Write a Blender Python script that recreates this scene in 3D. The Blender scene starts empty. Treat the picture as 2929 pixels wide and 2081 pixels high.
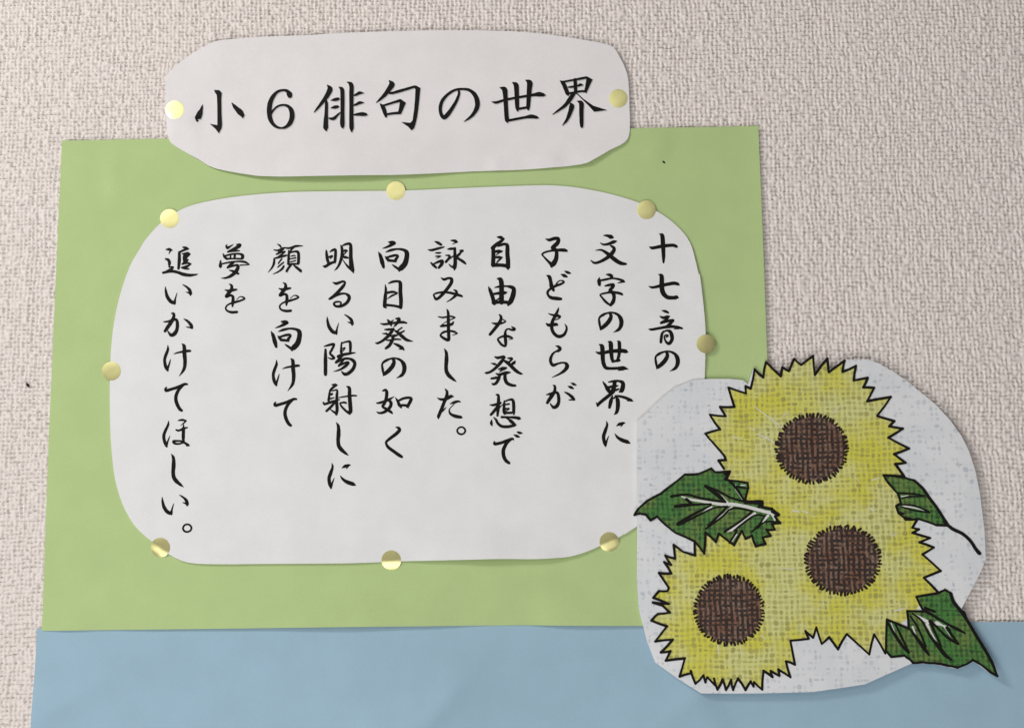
import bpy, math, random
import numpy as np
from mathutils import Vector, Euler
from mathutils.geometry import delaunay_2d_cdt, tessellate_polygon

SC = bpy.context.scene
COL = SC.collection

# ------------------------------------------------------------------ camera
PW, PH, FPX = 2929.0, 2081.0, 3330.0
CAM_LOC = Vector((0.29303, -0.67344, 0.06227))
CAM_ROT = Euler((1.70067, 0.01057, 0.03273), 'XYZ')
cd = bpy.data.cameras.new('camera')
cam = bpy.data.objects.new('camera', cd)
COL.objects.link(cam)
cam.location = CAM_LOC
cam.rotation_euler = CAM_ROT
cd.sensor_width = 36.0
cd.lens = FPX / PW * 36.0
cd.clip_start = 0.01
cd.clip_end = 50
SC.camera = cam

# ------------------------------------------------------------------ world, lamps, exposure
world = bpy.data.worlds.new('World')
SC.world = world
world.use_nodes = True
bg = world.node_tree.nodes['Background']
bg.inputs['Color'].default_value = (1.0, 0.955, 0.93, 1)
bg.inputs['Strength'].default_value = 0.10


def area(name, loc, target, sx, sy, power, color):
    l = bpy.data.lights.new(name, 'AREA')
    l.shape = 'RECTANGLE'
    l.size, l.size_y = sx, sy
    l.energy = power
    l.color = color
    o = bpy.data.objects.new(name, l)
    COL.objects.link(o)
    o.location = loc
    o.rotation_euler = (Vector(target) - Vector(loc)).to_track_quat('-Z', 'Y').to_euler()
    return o


area('ceiling_lamp', (-0.76, -0.80, 0.95), (0.04, 0, 0.08), 0.40, 0.22, 9.8, (1.0, 0.985, 0.96))
area('far_ceiling_lamp', (-0.10, -1.75, 0.96), (0.0, 0, 0.25), 1.45, 0.5, 2.2, (1.0, 0.99, 0.96))
area('room_fill_panel', (-0.8, -2.2, 0.9), (0.05, 0, 0.2), 3.4, 1.3, 5.0, (1.0, 0.99, 0.97))  # unseen broad panel, added in place of the lit room
area('low_fill_light', (-0.28, -1.10, -1.05), (0.0, 0, -0.05), 2.0, 1.1, 17.0, (1.0, 0.99, 0.98))  # unseen soft fill added low in front to brighten the lower part

SC.view_settings.view_transform = 'Standard'
SC.view_settings.look = 'None'
SC.view_settings.exposure = 0.19
SC.view_settings.gamma = 1.0
SC.cycles.use_denoising = True
SC.cycles.denoising_input_passes = 'RGB_ALBEDO_NORMAL'
SC.cycles.max_bounces = 6

# ------------------------------------------------------------------ photo pixel -> point on the wall plane
ROT = CAM_ROT.to_matrix()
REF = 0.0012


def wall_point(px, py, depth=None):
    d = ROT @ Vector(((px - PW / 2) / FPX, -(py - PH / 2) / FPX, -1.0))
    t = (-REF - CAM_LOC.y) / d.y
    p = CAM_LOC + d * t
    return p.x, p.z


def smooth(t):
    t = max(0.0, min(1.0, t))
    return t * t * (3 - 2 * t)


def interp(x, pts):
    if x <= pts[0][0]:
        return pts[0][1]
    for (a, b), (c, d) in zip(pts, pts[1:]):
        if x <= c:
            t = (x - a) / (c - a)
            return b + (d - b) * (t * t * (3 - 2 * t))
    return pts[-1][1]


def wob(x, y, s, seed):
    """smooth gentle unevenness, roughly -1..1"""
    a = math.sin(x / s + seed) * math.cos(y / s * 0.83 + 2.1 * seed)
    b = math.sin((x * 0.6 + y) / s * 1.7 + 3.7 * seed) * 0.5
    c = math.sin((x - 0.8 * y) / s * 0.9 + 5.3 * seed) * 0.6
    return (a + b + c) / 2.1


def crease(x, y, a, b, width, side):
    """soft fold along the segment a-b; side<0 falls on one side only"""
    ax, ay = a
    bx, by = b
    dx, dy = bx - ax, by - ay
    L = math.hypot(dx, dy)
    t = ((x - ax) * dx + (y - ay) * dy) / (L * L)
    d = ((x - ax) * dy - (y - ay) * dx) / L
    w = width if d * side > 0 else width * 0.32
    end = smooth((t + 0.15) / 0.3) * smooth((1.15 - t) / 0.3)
    q = d / w
    return math.exp(-math.sqrt(q * q + 0.012) + 0.11) * end


# heights of the sheets in front of the wall, in millimetres, as functions of photo pixels
def h_blue(x, y):
    free = smooth((y - 1800) / 210)
    h = 0.25 * wob(x, y, 170, 1.3)
    h += 4.4 * crease(x, y, (1130, 2200), (1420, 1800), 230, 1)
    h += 3.0 * crease(x, y, (-20, 2150), (420, 1850), 170, 1)
    h += 2.0 * crease(x, y, (1790, 2130), (2020, 1975), 110, -1)
    h += 0.5 * crease(x, y, (110, 1985), (150, 1975), 18, 1)
    return max(0.0, 0.15 + h * free) + 0.25


GREEN_LIFT = [(118, 0.1), (190, 0.9), (300, 0.35), (430, 0.8), (700, 1.1), (1000, 2.3), (1200, 1.5),
              (1400, 0.1), (1490, 0.1), (1640, 1.7), (1850, 1.1), (2230, 0.4)]


def h_green(x, y):
    h = 0.75 + 0.5 * wob(x, y, 190, 0.4) + 0.12 * wob(x, y, 70, 2.2)
    h += interp(x, GREEN_LIFT) * smooth((y - 1600) / 190) ** 2
    h += 0.9 * smooth((x - 2080) / 130) ** 2
    h += 0.8 * crease(x, y, (275, 1725), (325, 1675), 22, -1)
    h += 1.0 * crease(x, y, (318, 440), (322, 560), 60, 1)
    h += 1.0 * crease(x, y, (1870, 460), (1910, 395), 40, 1)
    h += 0.6 * crease(x, y, (190, 1630), (270, 1605), 35, 1)
    return max(h, 0.55)


BODY_LIFT = [(520, 0.1), (600, 0.4), (800, 0.55), (1000, 0.45), (1100, 0.0), (1150, 0.1), (1250, 1.2),
             (1400, 3.0), (1540, 2.2), (1640, 0.7), (1720, 0.0)]


def h_body(x, y):
    h = max(h_green(x, y) * 0.5 + 0.95, h_green(x, y) + 0.25) + 0.25 + 0.28 * wob(x, y, 110, 3.1)
    h += interp(x, BODY_LIFT) * smooth((y - 1440) / 165) ** 2
    h += 0.8 * smooth((x - 1900) / 120) ** 2 * smooth((y - 640) / 120) * smooth((1000 - y) / 100 + 1)
    return h


TITLE_LIFT = [(480, 0.3), (560, 0.9), (640, 1.4), (760, 2.2), (900, 3.4), (1010, 3.4), (1160, 1.9),
              (1340, 0.5), (1480, 0.15), (1600, 0.9), (1700, 2.2), (1800, 2.6)]


def h_title(x, y):
    h = 1.35 + 0.22 * wob(x, y, 120, 0.9)
    h += 0.82 * interp(x, TITLE_LIFT) * smooth((y - 300) / 195) ** 1.6
    h += 1.1 * crease(x, y, (480, 352), (560, 342), 40, -1)
    h += 1.0 * crease(x, y, (1400, 470), (1475, 437), 38, -1) + 0.8 * crease(x, y, (1475, 437), (1600, 450), 38, -1)
    return h


def h_cutout(x, y):
    h = 2.6 + 0.25 * wob(x, y, 140, 4.2)
    h += 2.0 * smooth((y - 1700) / 280) ** 1.5 * smooth((x - 1820) / 200)
    h += 1.1 * smooth((x - 2560) / 220) ** 1.3
    h += 0.8 * smooth((2000 - x) / 200) * smooth((y - 1100) / 200) * smooth((1600 - y) / 200)
    return h


# ------------------------------------------------------------------ materials
def new_mat(name):
    m = bpy.data.materials.new(name)
    m.use_nodes = True
    nt = m.node_tree
    return m, nt, nt.nodes['Principled BSDF']


def node(nt, kind, **kw):
    n = nt.nodes.new(kind)
    for k, v in kw.items():
        if k in n.inputs:
            n.inputs[k].default_value = v
        else:
            setattr(n, k, v)
    return n


def math_node(nt, op, a, b=None, c=None, clamp=False):
    n = nt.nodes.new('ShaderNodeMath')
    n.operation = op
    n.use_clamp = clamp
    for i, v in enumerate((a, b, c)):
        if v is None:
            continue
        if isinstance(v, (int, float)):
            n.inputs[i].default_value = v
        else:
            nt.links.new(v, n.inputs[i])
    return n.outputs[0]


def mix_col(nt, fac, a, b):
    n = nt.nodes.new('ShaderNodeMix')
    n.data_type = 'RGBA'
    for sock, v in ((n.inputs[0], fac), (n.inputs[6], a), (n.inputs[7], b)):
        if isinstance(v, (int, float)):
            sock.default_value = v
        elif isinstance(v, tuple):
            sock.default_value = (*v, 1)
        else:
            nt.links.new(v, sock)
    return n.outputs[2]


def noise(nt, vec, scale, detail=3.0, rough=0.55):
    n = node(nt, 'ShaderNodeTexNoise', Scale=scale, Detail=detail, Roughness=rough)
    nt.links.new(vec, n.inputs['Vector'])
    return n.outputs['Fac']


def ramp(nt, fac, lo, hi):
    n = nt.nodes.new('ShaderNodeMapRange')
    n.interpolation_type = 'SMOOTHSTEP'
    n.inputs['From Min'].default_value = lo
    n.inputs['From Max'].default_value = hi
    nt.links.new(fac, n.inputs['Value'])
    return n.outputs['Result']


def bump(nt, bsdf, height, strength, dist):
    b = node(nt, 'ShaderNodeBump', Strength=strength, Distance=dist)
    nt.links.new(height, b.inputs['Height'])
    nt.links.new(b.outputs['Normal'], bsdf.inputs['Normal'])


def obj_coords(nt):
    return nt.nodes.new('ShaderNodeTexCoord').outputs['Object']


def paper_mat(name, col, mottling=0.035, rough=0.75):
    m, nt, b = new_mat(name)
    v = obj_coords(nt)
    f = noise(nt, v, 900, 4, 0.7)
    g = noise(nt, v, 45, 3)
    f2 = math_node(nt, 'ADD', math_node(nt, 'MULTIPLY', f, 0.5), math_node(nt, 'MULTIPLY', g, 0.5))
    dark = tuple(c * (1 - mottling * 1.6) for c in col)
    light = tuple(min(1, c * (1 + mottling)) for c in col)
    nt.links.new(mix_col(nt, ramp(nt, f2, 0.3, 0.7), dark, light), b.inputs['Base Color'])
    b.inputs['Roughness'].default_value = rough
    b.inputs['Specular IOR Level'].default_value = 0.3
    bump(nt, b, f, 0.10, 0.0002)
    return m


def weave_fields(nt, period, seed):
    """linen print: (dark gap mask, slow noise, fine noise) on the sheet's own x/z plane"""
    v = obj_coords(nt)
    d = node(nt, 'ShaderNodeTexNoise', Scale=70.0, Detail=2.0)
    nt.links.new(v, d.inputs['Vector'])
    off = node(nt, 'ShaderNodeVectorMath', operation='SCALE')
    sub = node(nt, 'ShaderNodeVectorMath', operation='SUBTRACT')
    sub.inputs[1].default_value = (0.5, 0.5, 0.5)
    nt.links.new(d.outputs['Color'], sub.inputs[0])
    nt.links.new(sub.outputs[0], off.inputs[0])
    off.inputs['Scale'].default_value = period * 1.1
    add = node(nt, 'ShaderNodeVectorMath', operation='ADD')
    nt.links.new(v, add.inputs[0])
    nt.links.new(off.outputs[0], add.inputs[1])
    sep = nt.nodes.new('ShaderNodeSeparateXYZ')
    nt.links.new(add.outputs[0], sep.inputs[0])
    u = math_node(nt, 'MULTIPLY_ADD', sep.outputs['X'], 1 / period, seed * 3.31)
    w = math_node(nt, 'MULTIPLY_ADD', sep.outputs['Z'], 1.06 / period, seed * 5.17)
    comb = nt.nodes.new('ShaderNodeCombineXYZ')
    nt.links.new(math_node(nt, 'FLOOR', u), comb.inputs[0])
    nt.links.new(math_node(nt, 'FLOOR', w), comb.inputs[1])
    comb.inputs[2].default_value = seed
    wn = node(nt, 'ShaderNodeTexWhiteNoise', noise_dimensions='3D')
    nt.links.new(comb.outputs[0], wn.inputs['Vector'])
    rs = nt.nodes.new('ShaderNodeSeparateColor')
    nt.links.new(wn.outputs['Color'], rs.inputs[0])
    fu = math_node(nt, 'ABSOLUTE', math_node(nt, 'SUBTRACT', math_node(nt, 'FRACT', u), 0.5))
    fw = math_node(nt, 'ABSOLUTE', math_node(nt, 'SUBTRACT', math_node(nt, 'FRACT', w), 0.5))
    su = math_node(nt, 'MULTIPLY_ADD', rs.outputs[0], 0.34, 0.20)
    sw = math_node(nt, 'MULTIPLY_ADD', rs.outputs[1], 0.34, 0.20)
    q = math_node(nt, 'ADD', math_node(nt, 'POWER', math_node(nt, 'DIVIDE', fu, su), 2.0),
                  math_node(nt, 'POWER', math_node(nt, 'DIVIDE', fw, sw), 2.0))
    gap = math_node(nt, 'SUBTRACT', 1.0, ramp(nt, q, 0.35, 1.5))
    gap = math_node(nt, 'MULTIPLY', gap, math_node(nt, 'MULTIPLY_ADD', rs.outputs[2], 0.65, 0.35))
    return v, gap, u, w


def print_mat(name, base, alt, dark, fleck=None, sparse=None, period=0.0031, seed=1.0, amount=1.0, lines=0.0, altscale=70, fleck_at=0.62, line_w=0.0):
    m, nt, b = new_mat(name)
    v, gap, u, w = weave_fields(nt, period, seed)
    c = mix_col(nt, ramp(nt, noise(nt, v, altscale, 3), 0.38, 0.62), base, alt)
    if fleck:
        f = ramp(nt, noise(nt, v, 110, 4, 0.65), fleck_at, fleck_at + 0.12)
        c = mix_col(nt, math_node(nt, 'MULTIPLY', f, 0.8), c, fleck)
    mask = math_node(nt, 'MULTIPLY', gap, amount)
    if sparse:
        mask = math_node(nt, 'MULTIPLY', mask, ramp(nt, noise(nt, v, 190, 2), sparse, sparse + 0.14))
    if lines:
        lu = ramp(nt, math_node(nt, 'ABSOLUTE', math_node(nt, 'SUBTRACT', math_node(nt, 'FRACT', u), 0.5)), 0.30 + line_w, 0.08 + line_w)
        lw = ramp(nt, math_node(nt, 'ABSOLUTE', math_node(nt, 'SUBTRACT', math_node(nt, 'FRACT', w), 0.5)), 0.26 + line_w, 0.10 + line_w)
        n1 = ramp(nt, noise(nt, v, 260, 2), 0.36 - line_w, 0.60 - line_w)
        n2 = ramp(nt, noise(nt, v, 210, 2), 0.44 - line_w, 0.66 - line_w)
        ln = math_node(nt, 'MAXIMUM', math_node(nt, 'MULTIPLY', lu, n1), math_node(nt, 'MULTIPLY', lw, n2))
        mask = math_node(nt, 'MAXIMUM', mask, math_node(nt, 'MULTIPLY', ln, lines))
    c = mix_col(nt, mask, c, dark)
    fine = noise(nt, v, 1400, 3)
    c2 = mix_col(nt, ramp(nt, fine, 0.35, 0.75), c, mix_col(nt, 0.03, c, (1, 1, 1)))
    nt.links.new(c2, b.inputs['Base Color'])
    b.inputs['Roughness'].default_value = 0.7
    b.inputs['Specular IOR Level'].default_value = 0.3
    return m


def ink_mat(name, col, rough=0.5):
    m, nt, b = new_mat(name)
    v = obj_coords(nt)
    f = noise(nt, v, 1200, 3)
    nt.links.new(mix_col(nt, f, tuple(c * 0.8 for c in col), tuple(c * 1.35 for c in col)), b.inputs['Base Color'])
    b.inputs['Roughness'].default_value = rough
    b.inputs['Specular IOR Level'].default_value = 0.12
    return m


M_TITLE = paper_mat('title_paper', (0.83, 0.80, 0.803), 0.032)
M_BODY = paper_mat('white_copy_paper', (0.815, 0.815, 0.815), 0.032)
M_GREEN = paper_mat('green_drawing_paper', (0.475, 0.61, 0.272), 0.03, 0.85)
M_BLUE = paper_mat('blue_drawing_paper', (0.34, 0.50, 0.615), 0.03, 0.85)
M_INK = ink_mat('black_toner', (0.008, 0.0072, 0.007))
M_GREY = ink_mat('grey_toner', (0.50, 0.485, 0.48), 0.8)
M_PEN = ink_mat('black_printed_line', (0.010, 0.0085, 0.0075), 0.6)
M_VEIN = ink_mat('white_printed_vein', (0.66, 0.66, 0.64), 0.8)
M_CUT = print_mat('linen_print_white', (0.715, 0.735, 0.76), (0.775, 0.78, 0.80), (0.44, 0.48, 0.53), period=0.0034, seed=2.0,
                  amount=0.75, altscale=40, sparse=0.46)
M_PETAL = print_mat('linen_print_yellow', (0.65, 0.62, 0.07), (0.665, 0.66, 0.26), (0.32, 0.305, 0.08), (0.62, 0.62, 0.54),
                    period=0.0031, seed=1.0, amount=0.9, lines=0.26, altscale=38, fleck_at=0.63)
M_BROWN = print_mat('linen_print_brown', (0.215, 0.10, 0.058), (0.25, 0.155, 0.11), (0.018, 0.009, 0.008), period=0.0029, seed=4.0,
                    amount=0.95, lines=0.95, altscale=90, line_w=0.1)
M_LEAF = print_mat('linen_print_green', (0.055, 0.20, 0.035), (0.135, 0.22, 0.045), (0.016, 0.055, 0.014), period=0.0029, seed=6.0,
                   amount=0.95, lines=0.75, altscale=60)

m, nt, b = new_mat('gold_foil')
v = obj_coords(nt)
nt.links.new(mix_col(nt, noise(nt, v, 400, 3), (0.80, 0.75, 0.33), (0.88, 0.83, 0.41)), b.inputs['Base Color'])
b.inputs['Metallic'].default_value = 1.0
b.inputs['Roughness'].default_value = 0.36
bump(nt, b, noise(nt, v, 220, 2), 0.06, 0.0006)
M_GOLD = m

m, nt, b = new_mat('textured_wallpaper')
v = obj_coords(nt)
n1 = noise(nt, v, 1500, 4, 0.65)
n2 = noise(nt, v, 5.0, 2)
c = mix_col(nt, ramp(nt, n1, 0.3, 0.7), (0.775, 0.71, 0.672), (0.845, 0.775, 0.735))
c = mix_col(nt, math_node(nt, 'MULTIPLY', ramp(nt, n2, 0.4, 0.65), 0.10), c, (0.72, 0.62, 0.575))
nt.links.new(c, b.inputs['Base Color'])
b.inputs['Roughness'].default_value = 0.55
b.inputs['Specular IOR Level'].default_value = 0.35
bump(nt, b, n1, 0.35, 0.0004)
M_WALL = m


# ------------------------------------------------------------------ object helpers
def link_mesh(name, verts, faces, mat, parent=None, origin=(0, 0, 0), smooth_shade=True):
    me = bpy.data.meshes.new(name)
    ox, oy, oz = origin
    me.from_pydata([(x - ox, y - oy, z - oz) for x, y, z in verts], [], faces)
    me.materials.append(mat)
    if smooth_shade:
        me.polygons.foreach_set('use_smooth', [True] * len(me.polygons))
    me.update()
    o = bpy.data.objects.new(name, me)
    COL.objects.link(o)
    if parent is not None:
        o.parent = parent
    else:
        o.location = origin
    return o


def face_camera(verts, faces):
    out = []
    for f in faces:
        a, b_, c_ = (verts[f[0]], verts[f[1]], verts[f[2]])
        # normal.y must be negative (towards the room)
        ny = (b_[2] - a[2]) * (c_[0] - a[0]) - (b_[0] - a[0]) * (c_[2] - a[2])
        out.append(list(f) if ny < 0 else list(reversed(f)))
    return out


def inside(poly, x, y):
    r = False
    j = len(poly) - 1
    for i in range(len(poly)):
        xi, yi = poly[i]
        xj, yj = poly[j]
        if (yi > y) != (yj > y) and x < (xj - xi) * (y - yi) / (yj - yi) + xi:
            r = not r
        j = i
    return r


def edge_dist(poly, x, y):
    best = 1e9
    for (ax, ay), (bx, by) in zip(poly, poly[1:] + poly[:1]):
        dx, dy = bx - ax, by - ay
        L = dx * dx + dy * dy
        t = 0 if L == 0 else max(0, min(1, ((x - ax) * dx + (y - ay) * dy) / L))
        best = min(best, math.hypot(x - ax - t * dx, y - ay - t * dy))
    return best


def cdt_fill(poly, step):
    """triangulate a pixel outline with inner points every `step` pixels"""
    pts = [Vector(p) for p in poly]
    n = len(pts)
    edges = [(i, (i + 1) % n) for i in range(n)]
    xs = [p[0] for p in poly]
    ys = [p[1] for p in poly]
    y = min(ys) + step * 0.5
    row = 0
    while y < max(ys):
        x = min(xs) + (step * 0.5 if row % 2 else step)
        while x < max(xs):
            if inside(poly, x, y) and edge_dist(poly, x, y) > step * 0.35:
                pts.append(Vector((x, y)))
            x += step
        y += step * 0.87
        row += 1
    vs, _, fs, *_ = delaunay_2d_cdt(pts, edges, [list(range(n))], 1, 1e-4)
    return [(p.x, p.y) for p in vs], [list(f) for f in fs]


def densify(poly, step):
    out = []
    for (ax, ay), (bx, by) in zip(poly, poly[1:] + poly[:1]):
        k = max(1, int(math.hypot(bx - ax, by - ay) / step))
        for i in range(k):
            out.append((ax + (bx - ax) * i / k, ay + (by - ay) * i / k))
    return out


def smooth_closed(poly, sub=4):
    out = []
    n = len(poly)
    for i in range(n):
        p0, p1, p2, p3 = (poly[(i + k - 1) % n] for k in range(4))
        for s in range(sub):
            t = s / sub
            out.append(tuple(0.5 * (2 * p1[k] + (p2[k] - p0[k]) * t + (2 * p0[k] - 5 * p1[k] + 4 * p2[k] - p3[k]) * t * t
                                    + (3 * p1[k] - p0[k] - 3 * p2[k] + p3[k]) * t ** 3) for k in (0, 1)))
    return out


def lift(pts, hf, eps):
    out = []
    for x, y in pts:
        wx, wz = wall_point(x, y)
        out.append((wx, -(hf(x, y) + eps) * 0.001, wz))
    return out


def with_thickness(vs, fs, t):
    """add a back and a cut edge; the edge has its own vertices so that it stays crisp"""
    n = len(vs)
    seen = {}
    for f in fs:
        for a, b_ in zip(f, f[1:] + f[:1]):
            seen[(a, b_)] = True
    rim = [(a, b_) for (a, b_) in seen if (b_, a) not in seen]
    out = list(vs) + [(x, y + t, z) for x, y, z in vs]
    F = [list(f) for f in fs] + [[i + n for i in reversed(f)] for f in fs]
    for a, b_ in rim:
        k = len(out)
        out += [vs[b_], vs[a], out[n + a], out[n + b_]]
        F.append([k, k + 1, k + 2, k + 3])
    return out, F


def sheet(name, poly, hf, mat, step=24, thick=0.00022, eps=0.0, parent=None, origin=None):
    pts, fs = cdt_fill(densify(poly, step), step)
    vs = lift(pts, hf, eps)
    fs = face_camera(vs, fs)
    if origin is None:
        origin = tuple(sum(v_[k] for v_ in vs) / len(vs) for k in range(3))
    if thick:
        vs, fs = with_thickness(vs, fs, thick)
    o = link_mesh(name, vs, fs, mat, parent, origin)
    return o, origin


def parse(s):
    return [tuple(float(q) for q in t.split(',')) for t in s.split()]


def stroke_polys(pts, sub=4, closed=False):
    """brush stroke: centre line with widths -> (verts, faces) in pixels"""
    n = len(pts)
    c = []
    rng = range(n if closed else n - 1)
    for i in rng:
        if closed:
            p0, p1, p2, p3 = (pts[(i + k - 1) % n] for k in range(4))
        else:
            p0 = pts[max(i - 1, 0)]
            p1 = pts[i]
            p2 = pts[i + 1]
            p3 = pts[min(i + 2, n - 1)]
        for s in range(sub):
            t = s / sub
            q = [0.5 * (2 * p1[k] + (p2[k] - p0[k]) * t + (2 * p0[k] - 5 * p1[k] + 4 * p2[k] - p3[k]) * t * t
                        + (3 * p1[k] - p0[k] - 3 * p2[k] + p3[k]) * t ** 3) for k in (0, 1)]
            q.append(p1[2] + (p2[2] - p1[2]) * (t * t * (3 - 2 * t)))
            c.append(q)
    if not closed:
        c.append(list(pts[-1]))
    m_ = len(c)
    V, F = [], []
    tang = []
    for i in range(m_):
        a = c[(i - 1) % m_] if closed else c[max(i - 1, 0)]
        b_ = c[(i + 1) % m_] if closed else c[min(i + 1, m_ - 1)]
        dx, dy = b_[0] - a[0], b_[1] - a[1]
        L = math.hypot(dx, dy) or 1
        tang.append((dx / L, dy / L))
    for (x, y, w), (tx, ty) in zip(c, tang):
        V.append((x - ty * w / 2, y + tx * w / 2))
        V.append((x + ty * w / 2, y - tx * w / 2))
    for i in range(m_ if closed else m_ - 1):
        j = (i + 1) % m_
        F.append([2 * i, 2 * i + 1, 2 * j + 1, 2 * j])
    if not closed:
        for i, sg in ((0, -1), (m_ - 1, 1)):
            x, y, w = c[i]
            if w < 3:
                continue
            tx, ty = tang[i]
            base = math.atan2(ty * sg, tx * sg)
            k0 = len(V)
            for k in range(7):
                a = base - math.pi / 2 + math.pi * k / 6
                V.append((x + math.cos(a) * w / 2, y + math.sin(a) * w / 2))
            F.append(list(range(k0, k0 + 7)))
    return V, F


def ink_mesh(name, items, to_px, hf, eps, mat, parent, origin, shift=(0, 0), grow=0.0, sub=4):
    """items: strokes 'x,y,w ...' or filled outlines 'P x,y ...' (closed strokes 'O ...')"""
    verts, faces = [], []
    for k, it in enumerate(items):
        e = eps + 0.004 * k
        if it[0] == 'P':
            poly = parse(it[1:])
            V = list(poly)
            F = [list(t) for t in tessellate_polygon([[Vector((x, y, 0)) for x, y in poly]])]
        else:
            cl = it[0] == 'O'
            pts = parse(it[1:] if cl else it)
            if grow:
                pts = [(x, y, w * (1.1 if w > 20 else 1.0) + grow) for x, y, w in pts]
            V, F = stroke_polys(pts, sub, cl)
        k0 = len(verts)
        px = [to_px(x, y) for x, y in V]
        px = [(x + shift[0], y + shift[1]) for x, y in px]
        vv = lift(px, hf, e)
        verts += vv
        faces += [[i + k0 for i in f] for f in face_camera(vv, F)]
    return link_mesh(name, verts, faces, mat, parent, origin, False)


def tag(o, label=None, cat=None, group=None, kind=None):
    for k, v_ in (('label', label), ('category', cat), ('group', group), ('kind', kind)):
        if v_:
            o[k] = v_
    return o


# ------------------------------------------------------------------ the wall: embossed woven wallpaper, real relief
rng = np.random.default_rng(11)


def lattice(x, y, cell, seed):
    r = np.random.default_rng(seed)
    g = r.random((256, 256))
    fx, fy = x / cell, y / cell
    ix, iy = np.floor(fx).astype(int), np.floor(fy).astype(int)
    tx, ty = fx - ix, fy - iy
    tx, ty = tx * tx * (3 - 2 * tx), ty * ty * (3 - 2 * ty)
    ix, iy = ix % 256, iy % 256
    jx, jy = (ix + 1) % 256, (iy + 1) % 256
    a = g[ix, iy] * (1 - tx) + g[jx, iy] * tx
    b_ = g[ix, jy] * (1 - tx) + g[jx, jy] * tx
    return (a * (1 - ty) + b_ * ty) * 2 - 1


def wall_relief(X, Z):
    """height of the woven emboss (about 0..1); X, Z in millimetres"""
    P = 2.5
    u = (X + 0.50 * lattice(X, Z, 6.0, 1) + 0.30 * lattice(X, Z, 2.3, 2) + 0.9 * lattice(X, Z, 31.0, 6)) / P
    v_ = (Z + 0.45 * lattice(X, Z, 6.5, 3) + 0.28 * lattice(X, Z, 2.2, 4) + 0.8 * lattice(X, Z, 27.0, 7)) / (P * 0.98)
    iu, iv = np.floor(u).astype(int), np.floor(v_).astype(int)
    r = np.random.default_rng(5)
    T = r.random((8, 512, 512)).astype(np.float32)
    row = r.random(512)
    colr = r.random(512)
    H = np.zeros_like(X)
    for di in (-1, 0, 1):
        for dj in (-1, 0, 1):
            a, b_ = (iu + di) % 512, (iv + dj) % 512
            par = ((a + b_) % 2 == 0) ^ (T[0][a, b_] < 0.12)
            cx = iu + di + 0.5 + (T[1][a, b_] - 0.5) * 0.30
            cy = iv + dj + 0.5 + (T[2][a, b_] - 0.5) * 0.30
            long_, short = 0.56 + 0.22 * T[3][a, b_], 0.43 + 0.12 * T[4][a, b_]
            sx = np.where(par, long_ * 1.12, short * 1.04) * (0.92 + 0.18 * colr[a])
            sy = np.where(par, short * 0.98, long_ * 0.84) * (0.92 + 0.18 * row[b_])
            amp = 0.62 + 0.38 * T[5][a, b_]
            amp = amp * np.where(par, 0.94 + 0.12 * row[b_], 0.90 + 0.12 * colr[a])
            q = ((u - cx) / sx) ** 2 + ((v_ - cy) / sy) ** 2
            H = np.maximum(H, amp * np.clip(1 - q * q, 0, 1) ** 0.45)
    # small deep gaps where four threads meet
    ku, kv = np.round(u).astype(int), np.round(v_).astype(int)
    a, b_ = ku % 512, kv % 512
    gu = (u - ku - (T[6][a, b_] - 0.5) * 0.3) / (0.17 + 0.16 * T[7][a, b_])
    gv = (v_ - kv - (T[7][a, b_] - 0.5) * 0.3) / (0.17 + 0.14 * T[6][a, b_])
    H = H - 0.62 * np.exp(-(gu * gu + gv * gv)) * (T[1][b_, a] < 0.62) * (0.55 + 0.45 * T[2][b_, a])
    H += 0.10 * lattice(X, Z, 1.15, 8) + 0.10 * lattice(X, Z, 4.5, 9)
    return H


WX0, WX1, WZ0, WZ1 = -0.085, 0.63, -0.11, 0.42
STEP = 0.0006
nx, nz = int((WX1 - WX0) / STEP) + 1, int((WZ1 - WZ0) / STEP) + 1
gx, gz = np.meshgrid(np.linspace(WX0, WX1, nx), np.linspace(WZ0, WZ1, nz), indexing='ij')
relief = wall_relief(gx * 1000 + 300, gz * 1000 + 300)
edge = np.minimum(np.minimum(gx - WX0, WX1 - gx), np.minimum(gz - WZ0, WZ1 - gz))
fade = np.clip(edge / 0.02, 0, 1)
RELIEF_MM = 1.55
gy = -(np.clip(relief, -0.35, 1.15) * fade + 0.55 * (1 - fade) - 1.12) * RELIEF_MM * 0.001
co = np.stack([gx, gy, gz], -1).reshape(-1, 3)
idx = np.arange(nx * nz).reshape(nx, nz)
quads = np.stack([idx[:-1, :-1], idx[1:, :-1], idx[1:, 1:], idx[:-1, 1:]], -1).reshape(-1, 4)
# plain surround out of view: four strips, continuing from the rim of the relief
R0 = -1.4
ymid = -(0.55 - 1.12) * RELIEF_MM * 0.001
ext = np.array([[R0, ymid, R0], [2.0, ymid, R0], [2.0, ymid, 1.9], [R0, ymid, 1.9]])
k0 = len(co)
co = np.vstack([co, ext])
corner = [idx[0, 0], idx[-1, 0], idx[-1, -1], idx[0, -1]]
ring = [[k0, k0 + 1, corner[1], corner[0]], [k0 + 1, k0 + 2, corner[2], corner[1]],
        [k0 + 2, k0 + 3, corner[3], corner[2]], [k0 + 3, k0, corner[0], corner[3]]]
quads = np.vstack([quads, np.array(ring)])
me = bpy.data.meshes.new('wall')
me.vertices.add(len(co))
me.vertices.foreach_set('co', co.ravel())
me.loops.add(quads.size)
me.loops.foreach_set('vertex_index', quads.ravel().astype(np.int32))
me.polygons.add(len(quads))
me.polygons.foreach_set('loop_start', np.arange(0, quads.size, 4, dtype=np.int32))
me.polygons.foreach_set('loop_total', np.full(len(quads), 4, dtype=np.int32))
me.polygons.foreach_set('use_smooth', np.ones(len(quads), dtype=bool))
me.update(calc_edges=True)
me.validate()
me.materials.append(M_WALL)
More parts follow.
